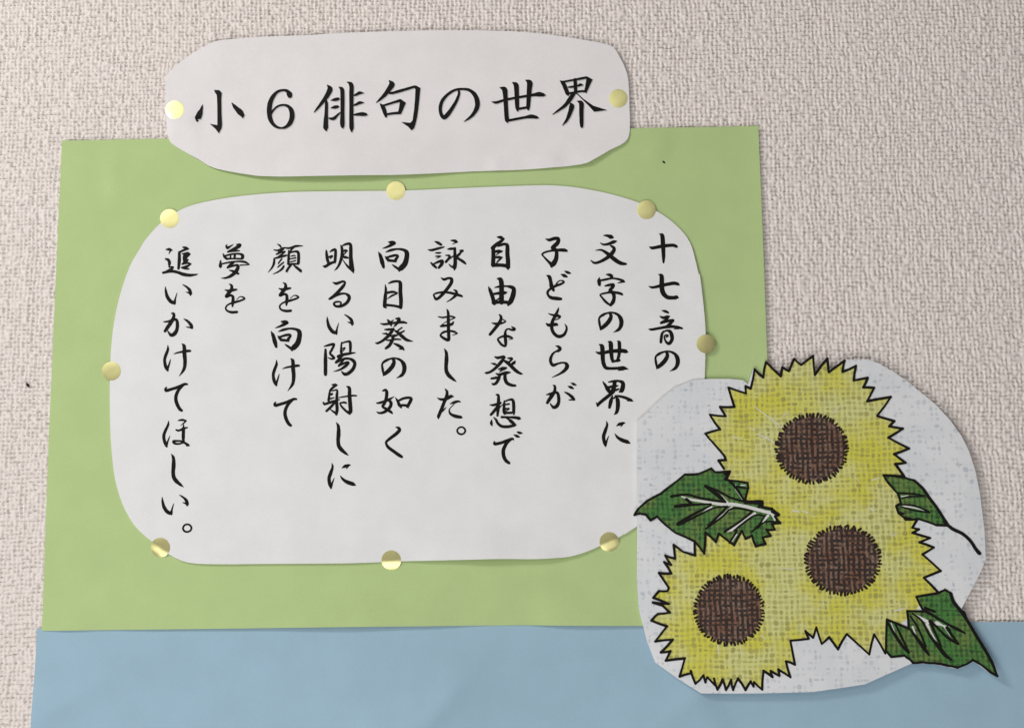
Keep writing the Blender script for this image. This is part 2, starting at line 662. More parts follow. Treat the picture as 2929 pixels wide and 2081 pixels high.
wall = bpy.data.objects.new('wall', me)
COL.objects.link(wall)
tag(wall, 'off white wall covered in coarse woven wallpaper', 'wall', kind='structure')

ink_mesh('dark_speck', ['74,1097,5 77,1100,9 80,1104,5'], lambda x, y: (x, y), lambda x, y: 0.12, 0.0, M_INK, wall, (0, 0, 0))

# ------------------------------------------------------------------ paper sheets
BLUE = [(104, 1797), (2960, 1777), (3060, 1778), (3070, 2320), (60, 2340), (92, 2081), (99, 1930)]
blue, blue_o = sheet('blue_paper', BLUE, h_blue, M_BLUE, 18, 0.0003)
tag(blue, 'light blue construction paper along the bottom under the green sheet', 'paper')

GREEN = [(176.3, 401.6), (700, 391), (1250, 379), (2169, 359.6), (2176, 530), (2183, 710), (2195, 1040), (2224, 1786),
         (1840, 1788.6), (1500, 1787), (1250, 1789), (1000, 1791), (600, 1797), (118.5, 1803), (141, 1200), (160, 760)]
green, green_o = sheet('green_paper', GREEN, h_green, M_GREEN, 24, 0.0003)
tag(green, 'light green construction paper backing the white text sheet', 'paper')
ink_mesh('ink_speck', ['1896,461,3 1899,464,6 1902,466,3'], lambda x, y: (x, y), h_green, 0.06, M_INK, green, green_o)

BODY = [(402, 710), (420, 682), (459, 639), (507, 606), (547, 588), (612, 573), (700, 560), (831, 550), (1000, 547),
        (1162, 545), (1350, 537), (1525, 531), (1590, 531.5), (1656, 538), (1744, 555), (1827, 580), (1879, 605), (1919, 632),
        (1950, 661), (1967, 683), (1978, 706), (1986, 735), (1998, 785), (2001, 787), (2010, 860), (2017, 940), (2017, 1010), (2015, 1090),
        (2013, 1250), (1996, 1340), (1955, 1410), (1890, 1466), (1840, 1494), (1819, 1506), (1787, 1527), (1784, 1526), (1768, 1537),
        (1714.5, 1561), (1677, 1577), (1630, 1590.5), (1590, 1594.5), (1523.6, 1597.6), (1425, 1597), (1275.6, 1601), (1150, 1604),
        (1000, 1609.5), (743.6, 1611.6), (625.5, 1612.5), (538, 1607.7), (485.6, 1585), (433, 1546), (407, 1524), (380.6, 1495.7),
        (350, 1439), (330, 1371), (322, 1310), (317, 1240), (315, 1160), (315, 1080), (318, 1000), (327, 920), (345, 840), (372, 762)]
body, body_o = sheet('text_sheet', smooth_closed(BODY, 3), h_body, M_BODY, 20, 0.00022)
tag(body, 'large white rounded sheet of vertical brush-style text stuck on the green paper', 'paper')

TITLE = [(477, 219), (490, 201), (525, 171), (569, 142), (612, 120), (656, 113), (744, 106), (875, 101), (1000, 94), (1175, 89),
         (1350, 87.5), (1503, 92), (1612, 105), (1700, 120), (1750, 133), (1774, 166), (1792, 206), (1798, 241), (1800.5, 306),
         (1801, 376), (1787, 408), (1744, 431), (1700, 457), (1656, 473), (1503, 486), (1350, 491), (1175, 501), (1000, 505.5),
         (831, 508), (765, 506.5), (722, 503), (617, 483), (569, 457), (525, 433), (490, 409), (481, 385), (476, 350), (474.6, 284),
         (474.6, 240)]
title, title_o = sheet('title_sheet', smooth_closed(TITLE, 3), h_title, M_TITLE, 18, 0.00022)
tag(title, 'white rounded title strip with one line of large black characters at the top', 'paper')

# ------------------------------------------------------------------ lettering
T4 = 4.0
TT = 5.715
# (sheet, tile x, tile y, scale, character, strokes in tile pixels)
G = {}
G['no'] = ['315,1385,20 335,1415,34 320,1465,42 275,1520,42 225,1560,36 213,1578,10',
           '216,1574,12 205,1510,24 200,1445,20 240,1408,26 300,1384,18 350,1380,18 410,1402,26 446,1450,42 453,1510,42 428,1568,32 365,1606,4']
G['shi'] = ['272,390,6 295,435,30 297,520,40 292,590,36 298,650,38 325,695,40 370,735,28 410,766,4']
G['ni'] = ['250,978,6 258,1020,22 235,1090,34 217,1150,34 226,1215,34 240,1262,16', '240,1245,24 260,1185,14 276,1145,4',
           '365,1030,6 400,1010,30 440,998,22 462,998,6', '346,1120,6 380,1163,26 430,1193,38 486,1212,38 517,1226,14', '415,1040,4 430,1010,24']
G['wo'] = ['282,515,8 308,535,26 305,580,34 270,625,34 245,655,26 255,660,24 300,645,22 323,665,28 323,720,32 318,770,18',
           '235,582,10 270,592,24 320,585,28 365,578,18',
           '365,692,6 385,675,6 405,660,8 440,666,16 456,684,18 410,705,20 350,722,24 290,740,18 252,765,16 242,795,18 260,823,20 310,838,26 365,835,26 375,832,16']
G['mukau'] = ['265,52,14 300,58,38 335,62,28 290,87,30 240,110,20 195,125,4', '148,165,6 170,210,34 190,280,42 205,335,28 212,352,8',
              '235,165,10 290,145,26 360,132,20 430,140,26 470,170,44 470,230,48 450,300,54 410,345,54 388,372,34 390,388,8',
              '390,368,28 340,335,22 305,310,6', '225,216,8 245,240,28 265,262,26', '245,228,20 310,208,24 355,203,24 375,215,14 352,240,28 342,262,30',
              '260,262,26 320,267,26 350,280,8']
G['ke'] = ['205,680,6 205,730,26 182,790,30 168,850,28 180,920,32 200,958,28 205,972,12', '202,945,24 222,890,16 236,838,4',
           '275,777,6 330,760,18 420,745,26 460,742,22', '370,665,12 392,690,34 395,780,40 402,860,36 390,950,30 335,1030,4']
G['te'] = ['197,1158,10 184,1180,24 195,1196,32 250,1182,28 320,1160,28 400,1125,26 432,1125,20',
           '400,1130,18 345,1175,30 310,1240,32 303,1300,34 320,1360,34 345,1405,32 368,1425,26']
G['i'] = ['184,905,6 190,960,24 207,1020,34 245,1072,36 285,1090,34 290,1106,10', '288,1082,26 300,1030,14 317,976,4',
          '384,880,8 425,905,20 460,940,30 470,982,34 470,1000,14', '466,980,22 442,970,14 418,965,4']

CHARS = [
    # column 1
    ('b', 1825, 660, '十', ['130,186,8 165,200,30 260,182,34 390,168,32 435,182,30 450,192,8', '245,42,8 275,60,42 284,160,44 290,280,36 290,355,22 290,374,6']),
    ('b', 1825, 660, '七', ['122,636,6 170,650,24 280,625,32 400,603,34 450,611,32 470,626,8', '236,502,8 268,525,44 270,640,48 284,710,48 330,760,40 395,768,36 440,764,40 456,770,16']),
    ('b', 1825, 660, '音', ['275,914,10 315,925,28 342,938,20 345,946,8', '248,978,8 285,996,28 330,984,24 360,980,10', '350,988,18 310,1025,24 262,1055,24 260,1066,6',
                          '262,1055,24 330,1036,28 395,1024,24 405,1030,14', '400,1030,24 350,1080,32 320,1102,26', '120,1126,6 160,1130,24 260,1112,26 350,1098,30 430,1100,26 490,1115,22 512,1122,6',
                          '410,1124,6 460,1116,22', '288,1150,14 270,1190,28 260,1273,28', '284,1165,14 325,1142,18 365,1155,34 385,1200,38 385,1250,34 355,1290,32 325,1278,24 308,1250,18 300,1215,16 312,1195,14 340,1200,22 322,1217,14']),
    ('b', 1825, 660, 'の', 'no', 0, 0),
    # column 2
    ('b', 1672, 666, '文', ['218,32,8 260,35,26 300,48,44 320,55,24', '180,116,6 215,136,20 270,130,26 330,107,34 368,98,8', '295,150,14 325,165,28 338,190,34 325,220,38 290,260,40 230,305,32 160,338,26 110,345,22 72,316,8',
                          '128,202,6 190,198,20 240,225,30 290,262,40 350,312,42 410,348,38 465,358,24 482,358,8']),
    ('b', 1672, 666, '字', ['250,478,12 290,484,32 312,502,30 288,528,18', '168,515,10 165,550,38 170,592,32 178,606,10', '170,548,18 240,535,22 320,522,18 400,535,22 440,555,32 460,564,8', '380,575,6 420,566,18',
                          '235,608,14 280,598,26 330,595,28 318,625,34 288,655,26 300,672,20', '285,660,24 325,690,38 337,740,34 325,790,38 297,828,28 290,838,8', '290,826,20 240,788,24 195,735,18 178,708,14 230,692,20 310,680,22 390,690,26 425,703,24 437,712,8']),
    ('b', 1672, 666, 'の', 'no', -33, -468),
    ('b', 1672, 666, '世', ['130,1362,8 180,1376,28 300,1355,34 420,1348,40 470,1356,40 492,1364,14', '168,1276,10 200,1300,44 206,1380,44 212,1470,40 238,1538,36 290,1550,28 380,1548,28 440,1546,40 494,1556,10', '385,1574,6 440,1562,20',
                          '270,1245,10 297,1262,46 303,1340,42 310,1420,36 322,1470,28', '375,1238,8 395,1255,36 399,1330,34 392,1400,30 376,1462,30', '322,1470,22 398,1458,24']),
    ('b', 1672, 960, '界', ['208,524,8 236,565,26 264,610,42 288,648,30', '275,530,12 330,520,22 390,518,22 435,537,38 438,580,44 424,625,46 398,640,16', '345,525,38 337,580,42 322,630,42', '275,588,22 340,578,28 382,572,10',
                          '290,640,34 345,624,24 390,610,16', '330,640,32 270,690,34 200,745,32 152,788,30', '150,800,22 135,768,10', '345,683,6 400,692,22 470,710,28 525,735,30 555,746,6', '485,744,6 520,742,16', '318,690,14 300,750,38 285,818,28', '330,716,14 360,702,20 378,740,42 380,810,40 368,870,32 340,900,8']),
    ('b', 1672, 960, 'に', 'ni', 0, 0),
    # column 3
    ('b', 1514, 666, '子', ['188,70,8 230,82,30 290,65,34 333,70,34 323,115,42 287,150,42 262,172,32 285,188,26', '300,190,30 313,230,36 305,300,44 282,345,52 258,380,38 260,398,8', '252,360,36 210,320,22 165,272,16 147,246,18 180,222,20 240,207,20 310,198,26 390,198,34 425,206,24 437,212,8']),
    ('b', 1514, 666, 'ど', ['200,488,10 230,505,36 245,560,34 254,610,42 276,655,28 280,670,8', '308,582,14 335,555,12 360,545,10 386,552,20 395,568,18 350,590,24 300,607,26 242,640,22 210,675,24 217,715,22 252,742,34 320,752,36 362,756,26', '408,440,12 440,454,28 470,464,14', '365,475,10 400,490,34 428,502,20']),
    ('b', 1514, 666, 'も', ['336,855,6 325,890,22 300,945,32 270,1000,32 255,1060,34 265,1120,32 300,1168,32 345,1185,34 395,1165,30 423,1115,24 425,1075,20 405,1042,4', '218,922,6 260,938,20 310,945,32 346,955,26 350,968,16 325,985,12 298,995,8', '198,1040,18 220,1055,30 270,1050,34 310,1048,32 326,1058,10']),
    ('b', 1514, 860, 'ら', ['302,515,6 335,527,26 350,548,36 335,570,30 300,582,18 265,612,22 243,665,30 248,710,30 275,737,32 330,718,20 390,708,18 425,725,34 430,758,42 400,800,32 340,840,20 260,877,4']),
    ('b', 1514, 860, 'が', ['275,968,12 292,980,24 290,1030,30 262,1080,38 225,1135,34 205,1168,26', '195,1075,8 235,1066,22 290,1050,24 322,1056,28 335,1100,32 335,1160,32 315,1202,38 280,1220,32 250,1192,18 240,1172,6', '402,1045,8 445,1065,24 490,1102,32 512,1130,24', '505,1130,20 470,1134,12 448,1132,4', '480,942,10 508,954,26 535,966,10', '445,980,10 475,990,28 502,1004,14']),
    # column 4
    ('b', 1360, 672, '自', ['250,25,12 290,30,34 326,45,16', '318,52,22 290,75,30 240,110,36 195,150,38', '202,145,36 205,230,40 202,310,42 202,345,44', '258,132,12 300,112,26 345,105,26 365,128,38 365,210,42 372,300,44 372,370,44 374,394,14', '200,345,40 280,345,34 350,352,36',
                          '225,192,24 265,185,30 308,186,10', '300,192,14 265,207,14 235,235,6', '225,258,20 270,255,26 310,258,8', '295,268,16 262,295,20 238,325,8']),
    ('b', 1360, 672, '由', ['250,500,12 285,510,44 298,560,48 298,650,48 298,770,48', '148,590,6 170,640,34 195,710,38 215,780,42', '220,602,8 280,590,24 350,586,18 410,597,34 438,620,42 430,690,50 405,755,50 378,796,30 376,812,8', '205,775,36 280,768,30 360,770,32', '210,675,22 280,665,28 330,662,34 364,655,6', '285,720,20 230,752,10']),
    ('b', 1360, 672, 'な', ['275,912,14 292,935,26 290,970,30 262,1020,34 215,1080,32 167,1138,28', '190,1008,8 225,1015,22 280,1013,24 330,1000,16 342,985,14 300,960,10', '415,1050,10 445,1077,34 420,1087,22 375,1075,16 345,1097,20 340,1150,32 345,1220,32 342,1270,22 300,1255,24 267,1215,22 257,1190,18 290,1168,20 340,1155,24 390,1165,24 427,1183,12 380,1197,4']),
    ('b', 1360, 960, '発', ['220,240,10 255,253,28 320,240,26 337,250,18', '330,250,20 290,305,34 240,360,30 180,408,24 130,426,22 108,422,8', '180,315,6 220,325,24 238,330,14', '322,283,20 370,312,34 410,350,34 460,398,34 510,430,24 540,438,6', '370,258,12 410,260,26 426,266,12', '418,274,16 395,292,20 372,308,14',
                          '452,292,16 440,310,32 405,332,20', '262,385,10 310,372,28 354,368,18', '345,376,18 300,395,20 276,412,8', '235,432,10 270,444,24 350,425,32 397,420,12', '180,490,18 230,482,24 280,470,18', '280,450,24 262,500,32 235,543,28 205,555,22 190,546,12', '340,430,28 338,490,34 360,540,34 410,565,28 455,570,22']),
    ('b', 1360, 960, '想', ['240,675,16 262,682,24 264,740,32 260,830,32 252,913,22', '165,790,8 210,792,24 280,770,28 297,764,8', '255,805,26 215,860,30 177,903,24', '262,835,18 312,785,6', '330,740,8 327,790,24 327,860,32 335,890,26', '332,757,12 375,735,18 425,735,28 437,790,32 437,870,30 440,903,12', '330,884,22 420,880,22', '340,787,18 386,780,16', '340,838,20 388,832,12 352,862,8',
                          '185,965,10 182,1000,30 190,1027,12', '210,935,10 235,960,22 255,1000,26 300,1035,28 370,1040,28 440,1025,28 467,1018,8', '450,1016,24 410,980,34 370,950,16 340,935,6', '300,930,22 380,932,20 450,935,26 500,945,32 515,950,10']),
    ('b', 1360, 960, 'で', ['217,1212,16 222,1236,32 290,1225,28 360,1200,30 420,1178,26 436,1190,12', '420,1182,14 370,1215,28 335,1265,34 318,1320,36 325,1380,36 350,1428,34 385,1455,26', '478,1100,10 505,1110,26 535,1115,10', '440,1132,8 475,1148,28 499,1156,16']),
    # column 5
    ('b', 1203, 672, '詠', ['165,78,10 200,92,28 235,113,24', '88,172,8 130,176,24 200,157,24 267,140,14', '172,208,10 205,208,20 234,205,10', '172,246,10 210,246,18 234,244,8', '225,250,10 182,272,4', '120,320,14 145,345,26 178,375,22', '160,328,16 215,305,26 250,300,30 242,335,34 210,376,24',
                          '350,65,12 395,70,28 418,82,18', '410,88,12 365,106,4', '312,165,12 350,160,24 395,158,22', '392,155,24 393,230,30 397,310,36 390,368,40 388,402,10', '388,375,28 350,360,18 325,335,6', '288,235,10 325,236,20 338,246,16', '330,252,18 310,285,22 292,308,26', '292,310,16 340,268,14 392,232,12',
                          '452,180,14 485,182,22 465,195,20 440,225,24 408,255,26', '400,255,24 440,277,24 485,305,28 515,330,18']),
    ('b', 1203, 672, 'み', ['235,493,8 270,510,26 320,495,22 355,507,32 350,550,34 310,610,32 260,670,32 212,718,28 177,735,26 157,705,20 152,682,16 190,665,20 270,655,22 350,665,24 420,683,28 468,700,22 480,710,6', '382,630,12 410,645,24 405,685,32 360,730,20 300,768,4']),
    ('b', 1203, 672, 'ま', ['302,850,8 316,890,26 318,980,32 320,1080,32 322,1150,32 320,1200,32 280,1190,28 237,1160,22 230,1140,16 265,1112,22 330,1098,20 385,1107,22 423,1125,8', '415,1130,12 365,1148,4', '205,936,10 260,945,18 340,930,18 392,945,16', '385,950,14 340,972,10 290,995,6 243,1027,6', '230,1045,18 250,1040,26 310,1035,22 360,1020,26 376,996,14']),
    ('b', 1203, 900, 'し', 'shi', 0, 0),
    ('b', 1203, 900, 'た', ['282,850,10 303,880,26 298,935,34 270,1000,32 240,1080,34 207,1158,32 205,1188,10', '250,1105,16 275,1078,12 292,1058,4', '195,952,8 235,968,24 300,960,28 345,934,34 374,936,12', '340,1018,8 390,1000,28 435,990,20 458,1000,6', '385,1022,6 345,1060,7 328,1095,14 345,1135,24 400,1160,34 455,1170,30 477,1176,10']),
    ('b', 1203, 900, '。', ['O466,1283,17 497,1295,19 512,1325,20 498,1354,18 466,1366,20 434,1354,20 419,1325,18 435,1295,17']),
    # column 6
    ('b', 1046, 680, '向', 'mukau', 0, 0),
    ('b', 1046, 680, '日', ['225,540,8 232,600,24 224,690,36 218,780,36 238,802,10', '262,524,10 310,505,24 370,500,22 397,522,36 398,620,38 405,720,38 402,798,34', '235,770,26 320,778,22 400,795,28', '240,632,22 310,620,24 362,633,16', '355,642,14 300,665,20 250,700,5']),
    ('b', 1046, 680, '葵', ['172,980,8 215,990,22 320,975,22 420,966,26 468,975,16', '248,935,8 268,960,28 290,995,24 298,1012,6', '345,925,12 382,930,34 372,960,34 345,995,22 322,1020,6', '292,962,18 320,940,6', '218,1050,10 260,1050,24 322,1042,20', '315,1050,20 295,1078,32 250,1132,32 190,1180,24 140,1205,22 115,1203,10', '192,1095,6 240,1098,22', '325,1058,10 370,1085,30 420,1130,34 470,1168,30 538,1185,6',
                          '415,1028,14 372,1058,16', '440,1066,16 400,1087,20', '280,1126,14 330,1116,20 377,1110,8', '365,1116,10 300,1142,14', '238,1172,10 280,1172,20 350,1160,18 402,1165,12', '322,1120,20 302,1180,32 270,1233,32 232,1263,24 222,1268,10', '325,1210,14 370,1230,28 415,1258,32 437,1282,14', '378,1274,4 410,1272,16']),
    ('b', 1046, 680, 'の', 'no', -10, -2),
    ('b', 1046, 960, '如', ['198,630,16 228,620,26 242,650,32 234,720,32 212,780,28 192,808,22 240,840,28 285,868,28 305,888,14', '130,770,16 180,762,24 260,732,26 325,697,5', '262,735,22 290,765,32 282,810,32 242,855,30 190,880,26 150,882,18 128,868,6', '342,708,6 365,745,24 385,790,32 408,822,16', '365,750,20 430,717,24 500,708,24 520,725,32 502,768,32 482,797,26', '388,795,24 450,795,24 492,802,22', '470,812,18 492,826,6']),
    ('b', 1046, 960, 'く', ['345,1045,8 378,1055,28 386,1080,34 350,1120,34 290,1165,30 242,1205,24 234,1230,22 260,1275,30 320,1320,32 380,1363,34 413,1383,26']),
    # column 7
    ('b', 890, 680, '明', ['175,150,18 180,200,28 187,250,30 200,290,26', '215,165,8 245,145,22 278,137,24 280,190,28 275,265,28 277,290,10', '190,228,20 240,210,20', '245,215,14 222,240,10', '140,325,12 165,330,28 215,297,30 272,278,22', '338,88,8 355,130,28 352,210,30 330,290,26 300,345,20 268,376,4',
                         '355,95,12 400,75,22 448,74,28 455,130,34 455,220,36 462,310,46 475,368,38 486,404,8', '475,378,24 425,335,22 385,285,10 362,250,4', '365,162,12 395,147,24 414,152,14', '405,160,12 385,182,12 368,205,6', '360,218,22 395,225,26 422,232,18']),
    ('b', 890, 680, 'る', ['250,510,8 290,525,28 360,502,22 390,515,20 360,565,32 300,630,32 245,680,30 212,700,22', '235,690,14 260,675,22 330,645,22 390,640,20 430,665,32 435,700,34 405,748,30 350,780,30 290,785,24 262,760,22 277,738,20 320,732,18 343,745,18 333,765,10']),
    ('b', 890, 680, 'い', 'i', 0, 0),
    ('b', 890, 680, '陽', ['150,1242,10 200,1228,22 252,1216,26 262,1228,22 237,1280,24 217,1320,22 242,1350,24 265,1375,22 235,1385,20 197,1372,8', '165,1280,22 165,1400,36 165,1520,36 165,1562,32', '350,1197,14 345,1250,20 345,1310,28', '355,1205,14 400,1190,18 443,1190,26 450,1240,28 448,1300,24', '362,1268,14 385,1260,18', '382,1272,12 368,1292,10', '308,1358,28 350,1340,28 430,1325,26 507,1313,8',
                         '370,1335,24 330,1375,22 290,1420,26', '285,1425,24 370,1387,24 430,1382,22 478,1402,32 500,1440,32 480,1500,34 430,1548,34 385,1560,32 350,1530,12', '370,1400,18 320,1460,24', '315,1466,16 400,1427,22 428,1432,24 390,1470,28 330,1508,20 260,1528,5']),
    ('b', 890, 1020, '射', ['240,320,12 275,322,28 297,325,14', '285,332,16 250,352,24 215,385,18', '218,378,14 210,430,22 200,500,24', '218,392,8 260,385,14 298,382,18 295,440,26 293,520,30 298,600,32 290,658,24', '290,645,28 255,628,20 220,600,6', '220,432,16 246,420,14 236,440,10', '220,480,18 262,468,10', '142,525,18 150,545,16 165,540,22 240,515,26 325,490,10', '282,510,20 230,570,26 177,620,22',
                          '310,468,6 370,458,14 460,445,20 520,445,14', '408,340,10 438,360,32 440,440,36 447,540,38 452,620,38 440,650,24', '436,640,34 400,620,22 350,570,20 327,532,10', '332,530,14 375,522,20 400,528,20']),
    ('b', 890, 1020, 'し', 'shi', 18, 362),
    ('b', 890, 1020, 'に', 'ni', -11, 241),
    # column 8
    ('b', 740, 680, '顔', ['218,75,8 245,92,20 256,112,16', '175,140,10 220,145,18 280,122,22 297,118,8', '222,152,12 250,172,16', '285,135,14 240,165,14 205,190,16', '205,190,16 270,165,14 302,160,16', '298,165,14 260,195,18 230,215,14', '180,238,14 240,222,22 300,207,22 332,200,8', '180,240,20 175,295,24 155,340,18 112,395,4',
                         '265,243,16 240,275,16 225,298,10', '285,283,16 245,315,16 218,340,10', '288,325,20 270,355,22 225,390,16 165,417,4', '300,115,12 350,120,20 430,97,22 505,95,6', '398,112,22 375,137,18 355,170,20', '345,150,14 344,220,24 340,300,24', '355,177,12 400,160,18 450,165,26 458,220,28 455,292,28', '370,212,10 405,205,14 422,210,8', '362,242,10 425,232,14', '365,277,10 422,264,12',
                         '340,305,20 400,300,18 455,302,16', '372,310,22 340,350,22 322,383,24', '405,318,16 445,350,26 480,380,28 486,396,10']),
    ('b', 740, 680, 'を', 'wo', 0, 0),
    ('b', 740, 680, '向', 'mukau', -4, 907),
    ('b', 740, 860, 'け', 'ke', 0, 0),
    ('b', 740, 860, 'て', 'te', 0, 0),
    # column 9
    ('b', 580, 680, '夢', ['282,80,6 270,95,18 285,115,32 320,98,16 352,78,4', '388,78,10 428,85,34 400,108,36 350,138,34 290,162,20', '295,160,18 350,152,22 422,150,10', '235,185,10 252,220,26 278,244,22', '258,208,18 340,188,18 420,185,20 455,202,32 455,232,30 435,242,18', '278,242,20 360,240,16 438,242,20', '322,195,12 318,235,18', '368,195,22 365,235,22',
                         '205,265,14 204,325,34 206,342,14', '215,302,14 300,283,18 400,272,16 480,278,22 532,305,10', '530,310,8 430,315,12', '352,285,22 320,310,26 287,342,22', '290,342,18 350,322,20 400,315,22 403,345,34 380,388,38 330,433,32 270,460,20 215,463,5', '305,372,8 350,385,22 407,412,22']),
    ('b', 580, 680, 'を', 'wo', 24, 15),
    # column 10
    ('b', 425, 690, '追', ['205,97,12 240,95,28 272,105,12', '255,108,20 236,145,6', '200,205,18 228,215,28 243,245,30 240,270,24', '238,295,18 284,298,18', '285,305,16 245,335,32 172,365,20', '170,362,22 260,345,28 330,355,28 400,380,34 470,390,30 530,385,20 567,378,4', '395,70,12 430,80,30 464,90,8', '450,92,16 400,107,22 352,130,20', '355,130,26 355,220,32 345,313,24',
                         '390,147,12 450,140,26 478,150,12', '470,155,16 440,175,28 400,185,14', '420,170,40 420,215,44', '400,200,12 455,215,16 410,240,24', '390,262,20 440,250,22 490,262,10', '480,268,14 430,295,26 378,302,10', '378,303,12 420,316,18 462,318,14']),
    ('b', 425, 690, 'い', 'i', 12, -382),
    ('b', 425, 690, 'か', ['268,825,14 290,832,28 290,870,30 262,925,38 225,980,36 192,1028,28', '175,922,8 215,920,20 275,905,24 318,896,26 333,940,32 328,1010,34 302,1056,40 264,1075,34 234,1045,18 222,1022,6', '408,890,8 450,915,24 490,960,32 500,992,24', '492,990,20 462,985,14 434,980,4']),
    ('b', 425, 690, 'け', 'ke', 19, 512),
    ('b', 425, 1050, 'て', 'te', 12, -930),
    ('b', 425, 1050, 'ほ', ['230,615,6 225,660,22 192,730,28 175,790,30 188,860,30 206,898,26 212,912,10', '210,880,22 225,835,14 246,785,4', '342,608,10 390,602,22 430,612,16', '422,622,16 370,666,4', '318,715,16 345,724,20 400,702,24 447,688,10', '402,655,8 400,720,32 398,800,32 400,840,20', '408,845,16 350,842,18 285,845,22 300,870,22 350,875,18 400,860,20 440,880,26 465,892,12', '432,900,6 465,896,10']),
    ('b', 425, 1050, 'し', 'shi', -10, 602),
    ('b', 425, 1350, 'い', 'i', -27, -619),
    ('b', 425, 1350, '。', ['O445,594,17 478,606,19 493,637,19 478,668,18 446,681,19 412,671,20 396,640,19 412,606,18']),
]
TITLE_CHARS = [
    (540, 200, '小', ['225,575,8 210,645,40 182,720,82 155,790,88 150,825,54', 'P420,330 500,335 542,375 535,480 538,700 548,900 540,960 495,1045 440,970 345,885 470,908 468,600 460,420 420,355', '708,548,14 765,620,56 835,690,84 878,745,60 882,778,22']),
    (540, 200, '6', ['1652,425,70 1645,400,80 1612,352,46 1545,335,30 1450,362,38 1372,450,58 1328,560,70 1318,680,72 1332,800,64 1380,890,48 1450,942,34 1520,955,26 1590,938,42 1658,870,66 1690,770,72 1678,670,66 1630,602,42 1550,577,28 1462,596,28 1392,652,26 1350,715,28']),
    (880, 200, '俳', ['325,255,16 365,318,78 320,420,68 250,520,50 170,620,34 108,692,10', '300,500,24 308,560,44 305,700,48 298,850,66 298,945,72 305,990,30', '382,500,10 450,488,44 500,478,44 522,480,14', '382,625,10 445,612,46 490,605,40 512,605,12', '332,790,8 400,802,40 440,790,46 490,740,30 545,690,10', '512,285,10 562,325,58 570,450,58 570,700,56 568,860,66 572,925,54 575,955,20',
                    '648,202,10 713,250,62 716,400,62 716,600,58 716,800,62 720,940,64 722,1010,24', '748,425,16 800,405,34 850,380,44 912,382,12', '748,585,18 800,565,34 850,540,44 912,540,14', '748,738,16 820,730,40 890,725,56 950,732,42 975,738,10']),
    (880, 200, '句', ['1335,180,14 1375,240,86 1330,320,70 1270,400,56 1200,470,38 1125,535,10', '1315,375,26 1380,382,34 1500,350,40 1640,310,36 1750,277,32', 'P1720,272 1770,258 1845,300 1830,450 1810,640 1790,780 1762,900 1740,960 1700,995 1640,930 1530,855 1680,868 1715,830 1740,650 1755,480 1762,325', '1185,558,12 1230,610,58 1260,690,56 1280,760,36', '1240,587,26 1380,542,30 1510,505,40', 'P1490,497 1525,482 1608,540 1565,640 1530,725 1470,715 1490,640 1505,545', '1270,735,26 1380,715,32 1510,705,38']),
    (1220, 200, 'の', ['528,340,26 530,400,34 490,510,42 420,630,52 350,728,62 295,778,62 255,760,50 228,680,46 230,590,50 270,490,46 360,395,38 470,332,32 590,317,30 700,335,40 788,410,60 830,520,70 824,620,66 770,720,50 700,790,32 615,848,6']),
    (1220, 200, '世', ['1072,525,10 1140,537,36 1260,502,34 1420,467,32 1600,437,34 1750,412,42 1840,402,66 1905,412,50 1937,416,20', '1205,295,16 1272,325,78 1288,420,66 1298,600,60 1308,760,62 1318,830,60 1325,865,14', '1320,835,34 1450,810,34 1600,782,34 1710,765,56 1790,778,42 1830,790,12', '1408,212,16 1462,252,72 1472,350,66 1478,500,62 1482,610,56 1490,670,26', '1625,172,16 1685,218,84 1680,320,72 1670,470,62 1662,600,54 1662,648,30', '1500,642,32 1650,617,32']),
    (1400, 200, '界', ['1157,184,12 1207,225,56 1245,310,58 1275,385,58 1287,415,24', '1200,200,26 1350,172,26 1480,148,32 1585,128,32', 'P1565,118 1600,112 1688,160 1650,240 1610,330 1585,385 1545,365 1565,270 1582,160', '1400,165,48 1405,280,50 1408,375,44', '1285,285,14 1340,282,28 1440,265,26 1485,247,40 1530,252,10', '1290,392,30 1400,370,30 1500,352,28 1560,355,32', '1372,400,56 1310,490,62 1240,580,48 1150,650,34 1035,730,8',
                     'P1412,385 1442,390 1540,480 1700,590 1920,658 1840,672 1710,688 1620,590 1520,490', '1320,550,18 1345,600,74 1310,720,58 1260,830,38 1195,908,8', '1440,515,14 1500,552,68 1502,680,62 1505,850,56 1508,925,44 1510,948,16']),
]


def shifted(items, dx, dy):
    out = []
    for it in items:
        head = it[0] if it[0] in 'PO' else ''
        pts = parse(it[len(head):])
        out.append(head + ' '.join('%g,%g,%g' % (x + dx, y + dy, w) for x, y, w in pts))
    return out


for ent in CHARS:
    _, ox, oy, ch, data = ent[:5]
    items = data if isinstance(data, list) else shifted(G[data], ent[5], ent[6])
    o = ink_mesh('printed_character', items, lambda x, y: (ox + x / T4, oy + y / T4), h_body, 0.09, M_INK, body, body_o, grow=3.5)
    o['label'] = 'black brush-style printed character ' + ch
for ox, oy, ch, items in TITLE_CHARS:
    f = lambda x, y: (ox + x / TT, oy + y / TT)
    o = ink_mesh('printed_character', items, f, h_title, 0.11, M_INK, title, title_o, grow=5.0)
    o['label'] = 'large black printed title character ' + ch
    e = ink_mesh('printed_drop_shadow', items, f, h_title, 0.055, M_GREY, o, (0, 0, 0), (2.0, 2.0), 7.0)  # drop shadow printed behind the title letters, as an offset grey copy
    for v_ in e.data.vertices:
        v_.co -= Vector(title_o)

# ------------------------------------------------------------------ sunflower cut-out
TILES = {'A': (1800, 1000, 4.06), 'B': (2180, 1000, 4.06), 'C': (2440, 1200, 4.06), 'D': (1800, 1300, 3.691),
         'E': (1800, 1640, 3.691), 'F': (2200, 1640, 3.691), 'G': (2480, 1560, 3.691), 'H': (2160, 1340, 3.691), 'Z': (1800, 1000, 1.5022)}


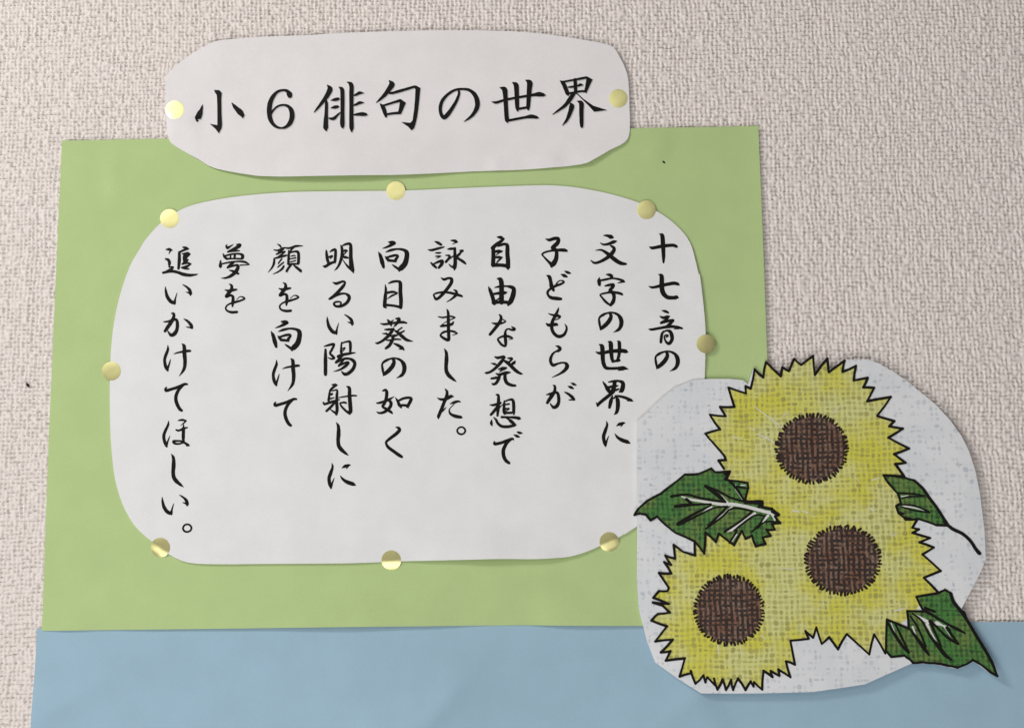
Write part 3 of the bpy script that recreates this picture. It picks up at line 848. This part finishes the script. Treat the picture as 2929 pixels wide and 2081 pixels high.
def px_path(s):
    """'A:1,2 3,4 B:5,6' -> photo pixels"""
    out = []
    ox = oy = 0
    sc = 1
    for t in s.split():
        if ':' in t:
            k, t = t.split(':')
            ox, oy, sc = TILES[k]
        x, y = (float(q) for q in t.split(','))
        out.append((ox + x / sc, oy + y / sc))
    return out


TOP_ZIG = ('A:1405,455 1450,230 1550,325 1582,145 B:210,310 230,205 305,250 365,110 445,180 585,75 605,295 750,105 765,265 950,130')
ZIG1 = ('A:1095,1380 1030,1285 1115,1280 1090,1220 960,1070 880,975 1050,925 930,755 1115,775 1050,665 1215,665 1145,440 1350,510 1345,425 '
        + TOP_ZIG + ' B:925,260 1080,190 1055,360 1215,330 1165,440 1290,445 1210,600 1485,550 1325,770 1525,830 1465,890 '
        'C:570,105 400,210 640,335 465,400 600,500 480,515 580,655 345,645')
ZIG2 = 'C:735,1160 680,1250 755,1270 680,1310 885,1370 760,1420 925,1480 795,1560 G:765,262 590,335 740,490'
ZIG3 = ('G:180,1130 65,930 10,1140 F:810,630 715,790 625,665 545,735 490,560 455,670 375,600 410,680 215,700 260,950 165,915 210,1080 85,1000 95,1065 '
        'E:1480,1015 1500,1080 1405,1015 1390,1210 1305,1130 1300,1180 1270,1125 1215,1215 1135,1095 1085,1215 1065,1105 1010,1215 975,1105 920,1210 '
        '885,1095 900,1170 815,1080 795,1135 775,1060 690,1150 640,1015 650,1040 525,1075 580,885 380,910 430,810 330,825 455,690 270,710 395,550 '
        '230,490 300,420 425,405 350,335 245,300 415,315 250,250 310,180 400,180 410,140 D:310,1245 440,1250 365,1130 440,1160 375,1060 480,1095 '
        '465,950 560,1020 690,1060 685,930')

CUT = px_path('Z:22,712 18,690 32,674 32,310 70,275 130,215 190,165 270,132 340,126 430,126 490,132 508,150')
# cut just outside the inked tips along the crown
crown = px_path(TOP_ZIG)
ccx, ccy = 2330, 1290
for x, y in crown[1:]:
    d = math.hypot(x - ccx, y - ccy)
    CUT.append((x + (x - ccx) / d * 5.0, y + (y - ccy) / d * 5.0))
CUT += px_path('Z:945,44 1020,42 1070,60 1130,95 1190,135 1250,185 1310,235 1370,300 1420,370 1450,430 1480,520 1500,620 1505,660 1520,780 1525,900 1500,960 1420,1112 '
               'G:985,665 1025,690 1065,800 1145,935 1235,1085 1305,1215 1362,1372 1265,1335 1165,1255 1090,1210 1020,1256 930,1292 830,1272 700,1246 560,1236 478,1240 '
               'Z:1210,1342 1100,1390 1005,1432 900,1448 780,1465 540,1471 305,1471 200,1405 110,1340 75,1250 60,1190 40,1110 32,1000 32,800 32,720')
cutout, cut_o = sheet('sunflower_cutout', CUT, h_cutout, M_CUT, 16, 0.0005)
tag(cutout, 'cut-out linen print of three sunflowers with green leaves at lower right', 'paper cutout')

PETALS = px_path(ZIG1) + px_path('C:510,860 545,975 500,1010 590,1130') + px_path(ZIG2) + px_path('G:560,600 500,690 430,750 330,830 220,900') + px_path(ZIG3) + px_path('D:760,800 900,500 990,190')
cpx = sum(p[0] for p in PETALS) / len(PETALS)
cpy = sum(p[1] for p in PETALS) / len(PETALS)


def part_fill(name, poly, eps, mat, step=20, parent=cutout):
    pts, fs = cdt_fill(densify(poly, step), step)
    vs = lift(pts, h_cutout, eps)
    return link_mesh(name, vs, face_camera(vs, fs), mat, parent, cut_o)


def part_ink(name, items, eps, mat, tile=None, parent=cutout, sub=1):
    if name == 'vein':
        items = [' '.join('%g,%g,%g' % (x, y, w * 0.78) for x, y, w in parse(it)) for it in items]
    ox, oy, sc = TILES[tile] if tile else (0, 0, 1.0)
    return ink_mesh(name, items, lambda x, y: (ox + x / sc, oy + y / sc), h_cutout, eps, mat, parent, cut_o, sub=sub)


def pen_path(s, w, jit, seed):
    r = random.Random(seed)
    out = []
    p = px_path(s)
    for i, (x, y) in enumerate(p):
        out.append('%g,%g,%g' % (x, y, w * (1 + r.uniform(-jit, jit))))
    return ' '.join(out)


def zig_segments(s, w, seed, closed=False):
    """drawn zig-zag: one blunt segment after another, so that corners stay sharp"""
    r = random.Random(seed)
    p = px_path(s)
    if closed:
        p.append(p[0])
    out = []
    for a, b_ in zip(p, p[1:]):
        wa, wb = w * r.uniform(0.8, 1.15), w * r.uniform(0.8, 1.15)
        mx = (a[0] + b_[0]) / 2 + r.uniform(-1.2, 1.2)
        my = (a[1] + b_[1]) / 2 + r.uniform(-1.2, 1.2)
        out.append('%g,%g,%g %g,%g,%g %g,%g,%g' % (a[0], a[1], wa, mx, my, (wa + wb) / 2, b_[0], b_[1], wb))
    return out


part_fill('petals', PETALS, 0.07, M_PETAL)


def centre(name, cx, cy, rx, ry, seed):
    r = random.Random(seed)
    poly = []
    n = 62
    for k in range(n):
        for q, (lo, hi) in enumerate(((0.965, 1.04), (0.88, 0.94))):
            a = (k + q * 0.5 + r.uniform(-0.14, 0.14)) / n * math.tau
            s = r.uniform(lo, hi)
            poly.append((cx + math.cos(a) * rx * s, cy + math.sin(a) * ry * s))
    pts, fs = cdt_fill(poly, 14)
    vs = lift(pts, h_cutout, 0.12)
    o = link_mesh(name, vs, face_camera(vs, fs), M_BROWN, cutout, cut_o)
    # dark stitches round the rim
    items = []
    for k in range(n):
        a = (k + r.uniform(-0.2, 0.2)) / n * math.tau
        s0, s1 = r.uniform(0.91, 0.97), r.uniform(0.975, 1.02)
        b_ = a + r.uniform(-0.03, 0.03)
        items.append('%g,%g,%g %g,%g,%g' % (cx + math.cos(a) * rx * s0, cy + math.sin(a) * ry * s0, r.uniform(5, 9),
                                           cx + math.cos(b_) * rx * s1, cy + math.sin(b_) * ry * s1, r.uniform(4.5, 8)))
    s_ = part_ink('rim_stitches', items, 0.15, M_STITCH, None, o)
    s_['kind'] = 'stuff'
    return o


M_STITCH = ink_mat('dark_brown_print', (0.028, 0.016, 0.014), 0.7)
centre('flower_centre', 2320.4, 1283, 103, 99, 1)['label'] = 'brown centre of the topmost sunflower'
centre('flower_centre', 2409, 1601, 109, 100, 2)['label'] = 'brown centre of the right sunflower'
centre('flower_centre', 2084, 1743, 100, 100, 3)['label'] = 'brown centre of the lower left sunflower'

for z_, sd_ in ((ZIG1, 5), (ZIG2, 6), (ZIG3, 7)):
    part_ink('petal_outline', zig_segments(z_, 6.9, sd_), 0.16, M_PEN)

# pale pencil strokes left uncoloured on the petals
part_ink('pale_stroke', ['%s' % q for q in (
    '440,372,3 482,386,2', '552,364,3 590,380,5 628,402,3', '530,240,2 590,285,4 655,335,3', '500,330,2 540,345,3', '868,275,2 900,245,3', '660,285,4 672,272,3',
    '640,935,2 705,941,3', '376,1262,5 383,1302,3', '474,1266,4 479,1306,2', '700,690,6 730,696,4', '740,690,4 765,700,5', '1035,682,6 1045,690,5',
    '1040,560,5 1075,548,3', '1135,1120,5 1180,1108,4', '985,565,3 960,540,2', '830,1075,3 838,1120,2', '560,1220,2 585,1240,3')], 0.10, M_VEIN, 'Z')['kind'] = 'stuff'

# left leaf
LEAF_L = ('D:50,635 90,570 180,490 330,410 430,330 580,210 720,205 860,145 900,185 1000,180 1060,175 1020,265 1130,278 1245,295 1250,350 1215,485 1300,490 1400,490 1395,550 '
          '1500,570 1575,630 1530,650 1588,720 1500,730 1530,790 1440,790 1485,855 1400,870 1430,940 1330,965 1290,850 1220,885 1185,800 1100,950 940,830 910,920 800,820 '
          '785,1040 690,915 480,820 380,740 290,650 220,690 170,630 110,620')
leaf = part_fill('leaf', px_path(LEAF_L), 0.20, M_LEAF, 16)
leaf['label'] = 'green leaf at the left of the flowers'
part_ink('vein', ['550,440,16 640,470,30 760,490,32 880,510,36 1000,525,42 1080,520,46 1200,540,42 1320,570,46 1430,600,42 1500,620,44 1530,690,20', '950,420,14 990,465,40 1030,510,44',
                  '860,550,36 740,630,12', '1080,555,40 980,640,28 880,715,10', '1320,620,40 1220,690,30 1110,775,44 1020,810,12', '1460,640,36 1400,710,24 1345,765,8', '1110,360,8 1190,465,18',
                  '1130,840,16 1080,912,10', '1090,312,10 1120,320,14', '1170,320,14 1220,322,14'], 0.24, M_VEIN, 'D', leaf, 3)
blk = ['440,440,30 600,418,24 720,450,24 900,482,24 1010,497,26', '1010,497,26 940,435,44 800,330,34', '800,330,28 950,390,24 1060,450,22 1200,492,24', '480,545,34 600,530,38 700,525,24 860,518,16',
       '510,730,40 650,640,30 860,532,18', '530,735,26 720,640,22 890,560,18 1030,545,20', '1030,545,22 930,650,26 830,745,26', '800,780,18 880,725,22 980,650,22 1090,562,22 1290,592,20',
       '1295,595,20 1180,690,24 1000,812,26', '1100,800,18 1200,720,22 1320,638,20 1425,645,18', '1425,645,18 1370,730,20 1290,810,20', '1350,775,18 1430,705,18 1590,715,22', '600,470,36 650,510,28',
       '1040,270,24 1110,335,30 1205,475,22', '1110,335,24 1230,352,18', '1215,505,28 1320,505,34 1390,520,36 1360,550,30', '1130,800,22 1090,870,20 1050,930,18', '1500,600,26 1570,640,22', '1185,800,20 1105,940,20',
       '1010,200,40 1050,185,36 1010,260,34']
part_ink('leaf_outline', blk, 0.28, M_PEN, 'D', leaf, 3)
part_ink('leaf_outline', zig_segments(LEAF_L, 6.8, 9, True), 0.27, M_PEN, None, leaf)

# right leaf with its stalk
LEAF_R = 'C:345,645 580,668 700,705 800,800 860,890 950,1010 1030,1130 1090,1225 950,1220 750,1150 600,1160 580,1130 520,1085 490,1000 545,975 510,860 390,720'
leaf = part_fill('leaf', px_path(LEAF_R), 0.20, M_LEAF, 16)
leaf['label'] = 'small narrow green leaf at the right with a long stalk'
part_ink('vein', ['570,1000,22 700,1020,20 810,1052,6', '550,890,16 630,880,12'], 0.24, M_VEIN, 'C', leaf, 3)
part_ink('leaf_outline', zig_segments(LEAF_R, 6.8, 12, True), 0.27, M_PEN, None, leaf)
part_ink('leaf_outline', ['530,850,24 700,862,22 820,882,18', '560,912,14 640,890,20 800,890,14', '550,985,20 700,995,20 860,1062,24', '560,1012,18 700,1052,20 880,1078,18', '590,1140,40 660,1150,30', '540,1085,36 580,1090,20',
                          '505,1000,26', '520,880,30 545,970,24', '700,705,30 800,800,34 860,890,34 950,1010,34 1040,1150,34'][:6] +
         ['520,880,30 545,970,24', '700,705,30 800,800,34 860,890,34 950,1010,34 1040,1150,34'], 0.28, M_PEN, 'C', leaf, 3)
part_ink('stalk', ['1040,1180,30 1130,1260,40 1250,1320,38 1340,1400,38 1400,1490,40 1440,1540,46 1452,1548,40'], 0.29, M_PEN, 'C', leaf, 4)

# lower right leaf
LEAF_B = ('G:745,495 810,462 860,490 900,590 970,680 1010,700 1050,800 1130,940 1220,1090 1290,1220 1345,1362 1270,1320 1170,1240 1090,1195 1020,1240 930,1275 830,1255 700,1230 560,1220 470,1228 '
          '430,1185 380,1150 240,1165 185,1100 200,775 430,870 415,685 590,690 510,535')
leaf = part_fill('leaf', px_path(LEAF_B), 0.20, M_LEAF, 16)
leaf['label'] = 'pointed green leaf at the lower right over the blue paper'
part_ink('vein', ['500,725,18 580,770,38 640,800,44 760,830,20 850,850,12', '620,820,38 670,920,18 730,1030,8', '720,800,32 800,850,16 860,950,6', '245,810,12 295,935,10', '470,850,24 510,950,10'], 0.24, M_VEIN, 'G', leaf, 3)
part_ink('leaf_outline', zig_segments(LEAF_B, 6.8, 15, True), 0.27, M_PEN, None, leaf)
part_ink('leaf_outline', ['205,800,22 280,930,34 360,1050,34 425,1120,28', '290,820,20 350,950,26 425,1115,18', '440,870,20 520,980,38 590,1080,42 635,1142,24', '450,740,18 530,870,24 605,1055,24', '470,710,18 570,790,22 640,930,24 740,1060,44 800,1140,42 865,1192,24',
                          '650,790,34 700,900,26 765,1055,24', '660,790,30 740,870,24 830,960,30 940,1025,32', '600,680,36 700,740,30 830,820,24 930,870,36 1015,916,18', '830,860,40 880,940,30 945,1025,16', '600,650,26 700,690,30',
                          '870,500,34 900,590,36 970,680,36 1050,800,34 1130,940,34 1220,1090,34 1290,1220,34 1340,1355,20'], 0.28, M_PEN, 'G', leaf, 3)

# ------------------------------------------------------------------ gold foil stickers
def sticker(cx, cy, r, h_in, h_out, outline, soft, label):
    rings, seg = 7, 36
    verts, faces = [], []

    def hgt(x, y):
        rr = math.hypot(x - cx, y - cy) / r
        base = h_in(x, y)
        if soft < 20:
            d = edge_dist(outline, x, y) * (1 if inside(outline, x, y) else -1)
            t = smooth((d + 24) / 30)
            base = h_out(x, y) * (1 - t) + base * t
        return base + 0.24 - 0.14 * rr ** 3 + 0.03 * wob(x, y, 9, cx)
    pts = [(cx, cy)]
    for k in range(1, rings + 1):
        for s in range(seg):
            a = math.tau * s / seg
            pts.append((cx + math.cos(a) * r * k / rings, cy + math.sin(a) * r * k / rings))
    for s in range(seg):
        faces.append([0, 1 + s, 1 + (s + 1) % seg])
    for k in range(1, rings):
        a0, b0 = 1 + (k - 1) * seg, 1 + k * seg
        for s in range(seg):
            t = (s + 1) % seg
            faces.append([a0 + s, b0 + s, b0 + t, a0 + t])
    vs = lift(pts, hgt, 0.0)
    vv, ff = with_thickness(vs, face_camera(vs, faces), 0.00012)
    o = link_mesh('gold_sticker', vv, ff, M_GOLD, None, vs[0])
    tag(o, label, 'sticker', 'round gold stickers on the sheet edges')


def wall_top(x, y):
    return 0.6


sticker(500, 315.4, 26.5, h_title, wall_top, TITLE, 64, 'bright gold foil sticker at the left end of the title strip')
sticker(1768.6, 282, 26.3, h_title, None, None, 64, 'gold foil sticker at the right end of the title strip')
sticker(485.6, 625.5, 27, h_body, h_green, BODY, 64, 'gold foil sticker on the upper left corner of the text sheet')
sticker(1132.5, 546, 27, h_body, h_green, BODY, 64, 'gold foil sticker on the top edge of the text sheet, under the title strip')
sticker(1848.6, 600.6, 27, h_body, h_green, BODY, 64, 'gold foil sticker on the upper right corner of the text sheet')
sticker(319, 1061, 27, h_body, h_green, BODY, 64, 'gold foil sticker on the left edge of the text sheet')
sticker(2018, 984, 27, h_body, h_green, BODY, 64, 'gold foil sticker on the right edge of the text sheet above the sunflowers')
sticker(459, 1564.8, 28, h_body, h_green, BODY, 18, 'dark gold foil sticker on the lower left corner of the text sheet')
sticker(1119.3, 1601, 28, h_body, h_green, BODY, 18, 'dark gold foil sticker on the bottom edge of the text sheet')
sticker(1742.5, 1548.8, 28, h_body, h_green, BODY, 18, 'gold foil sticker on the lower right corner of the text sheet beside the cut-out')
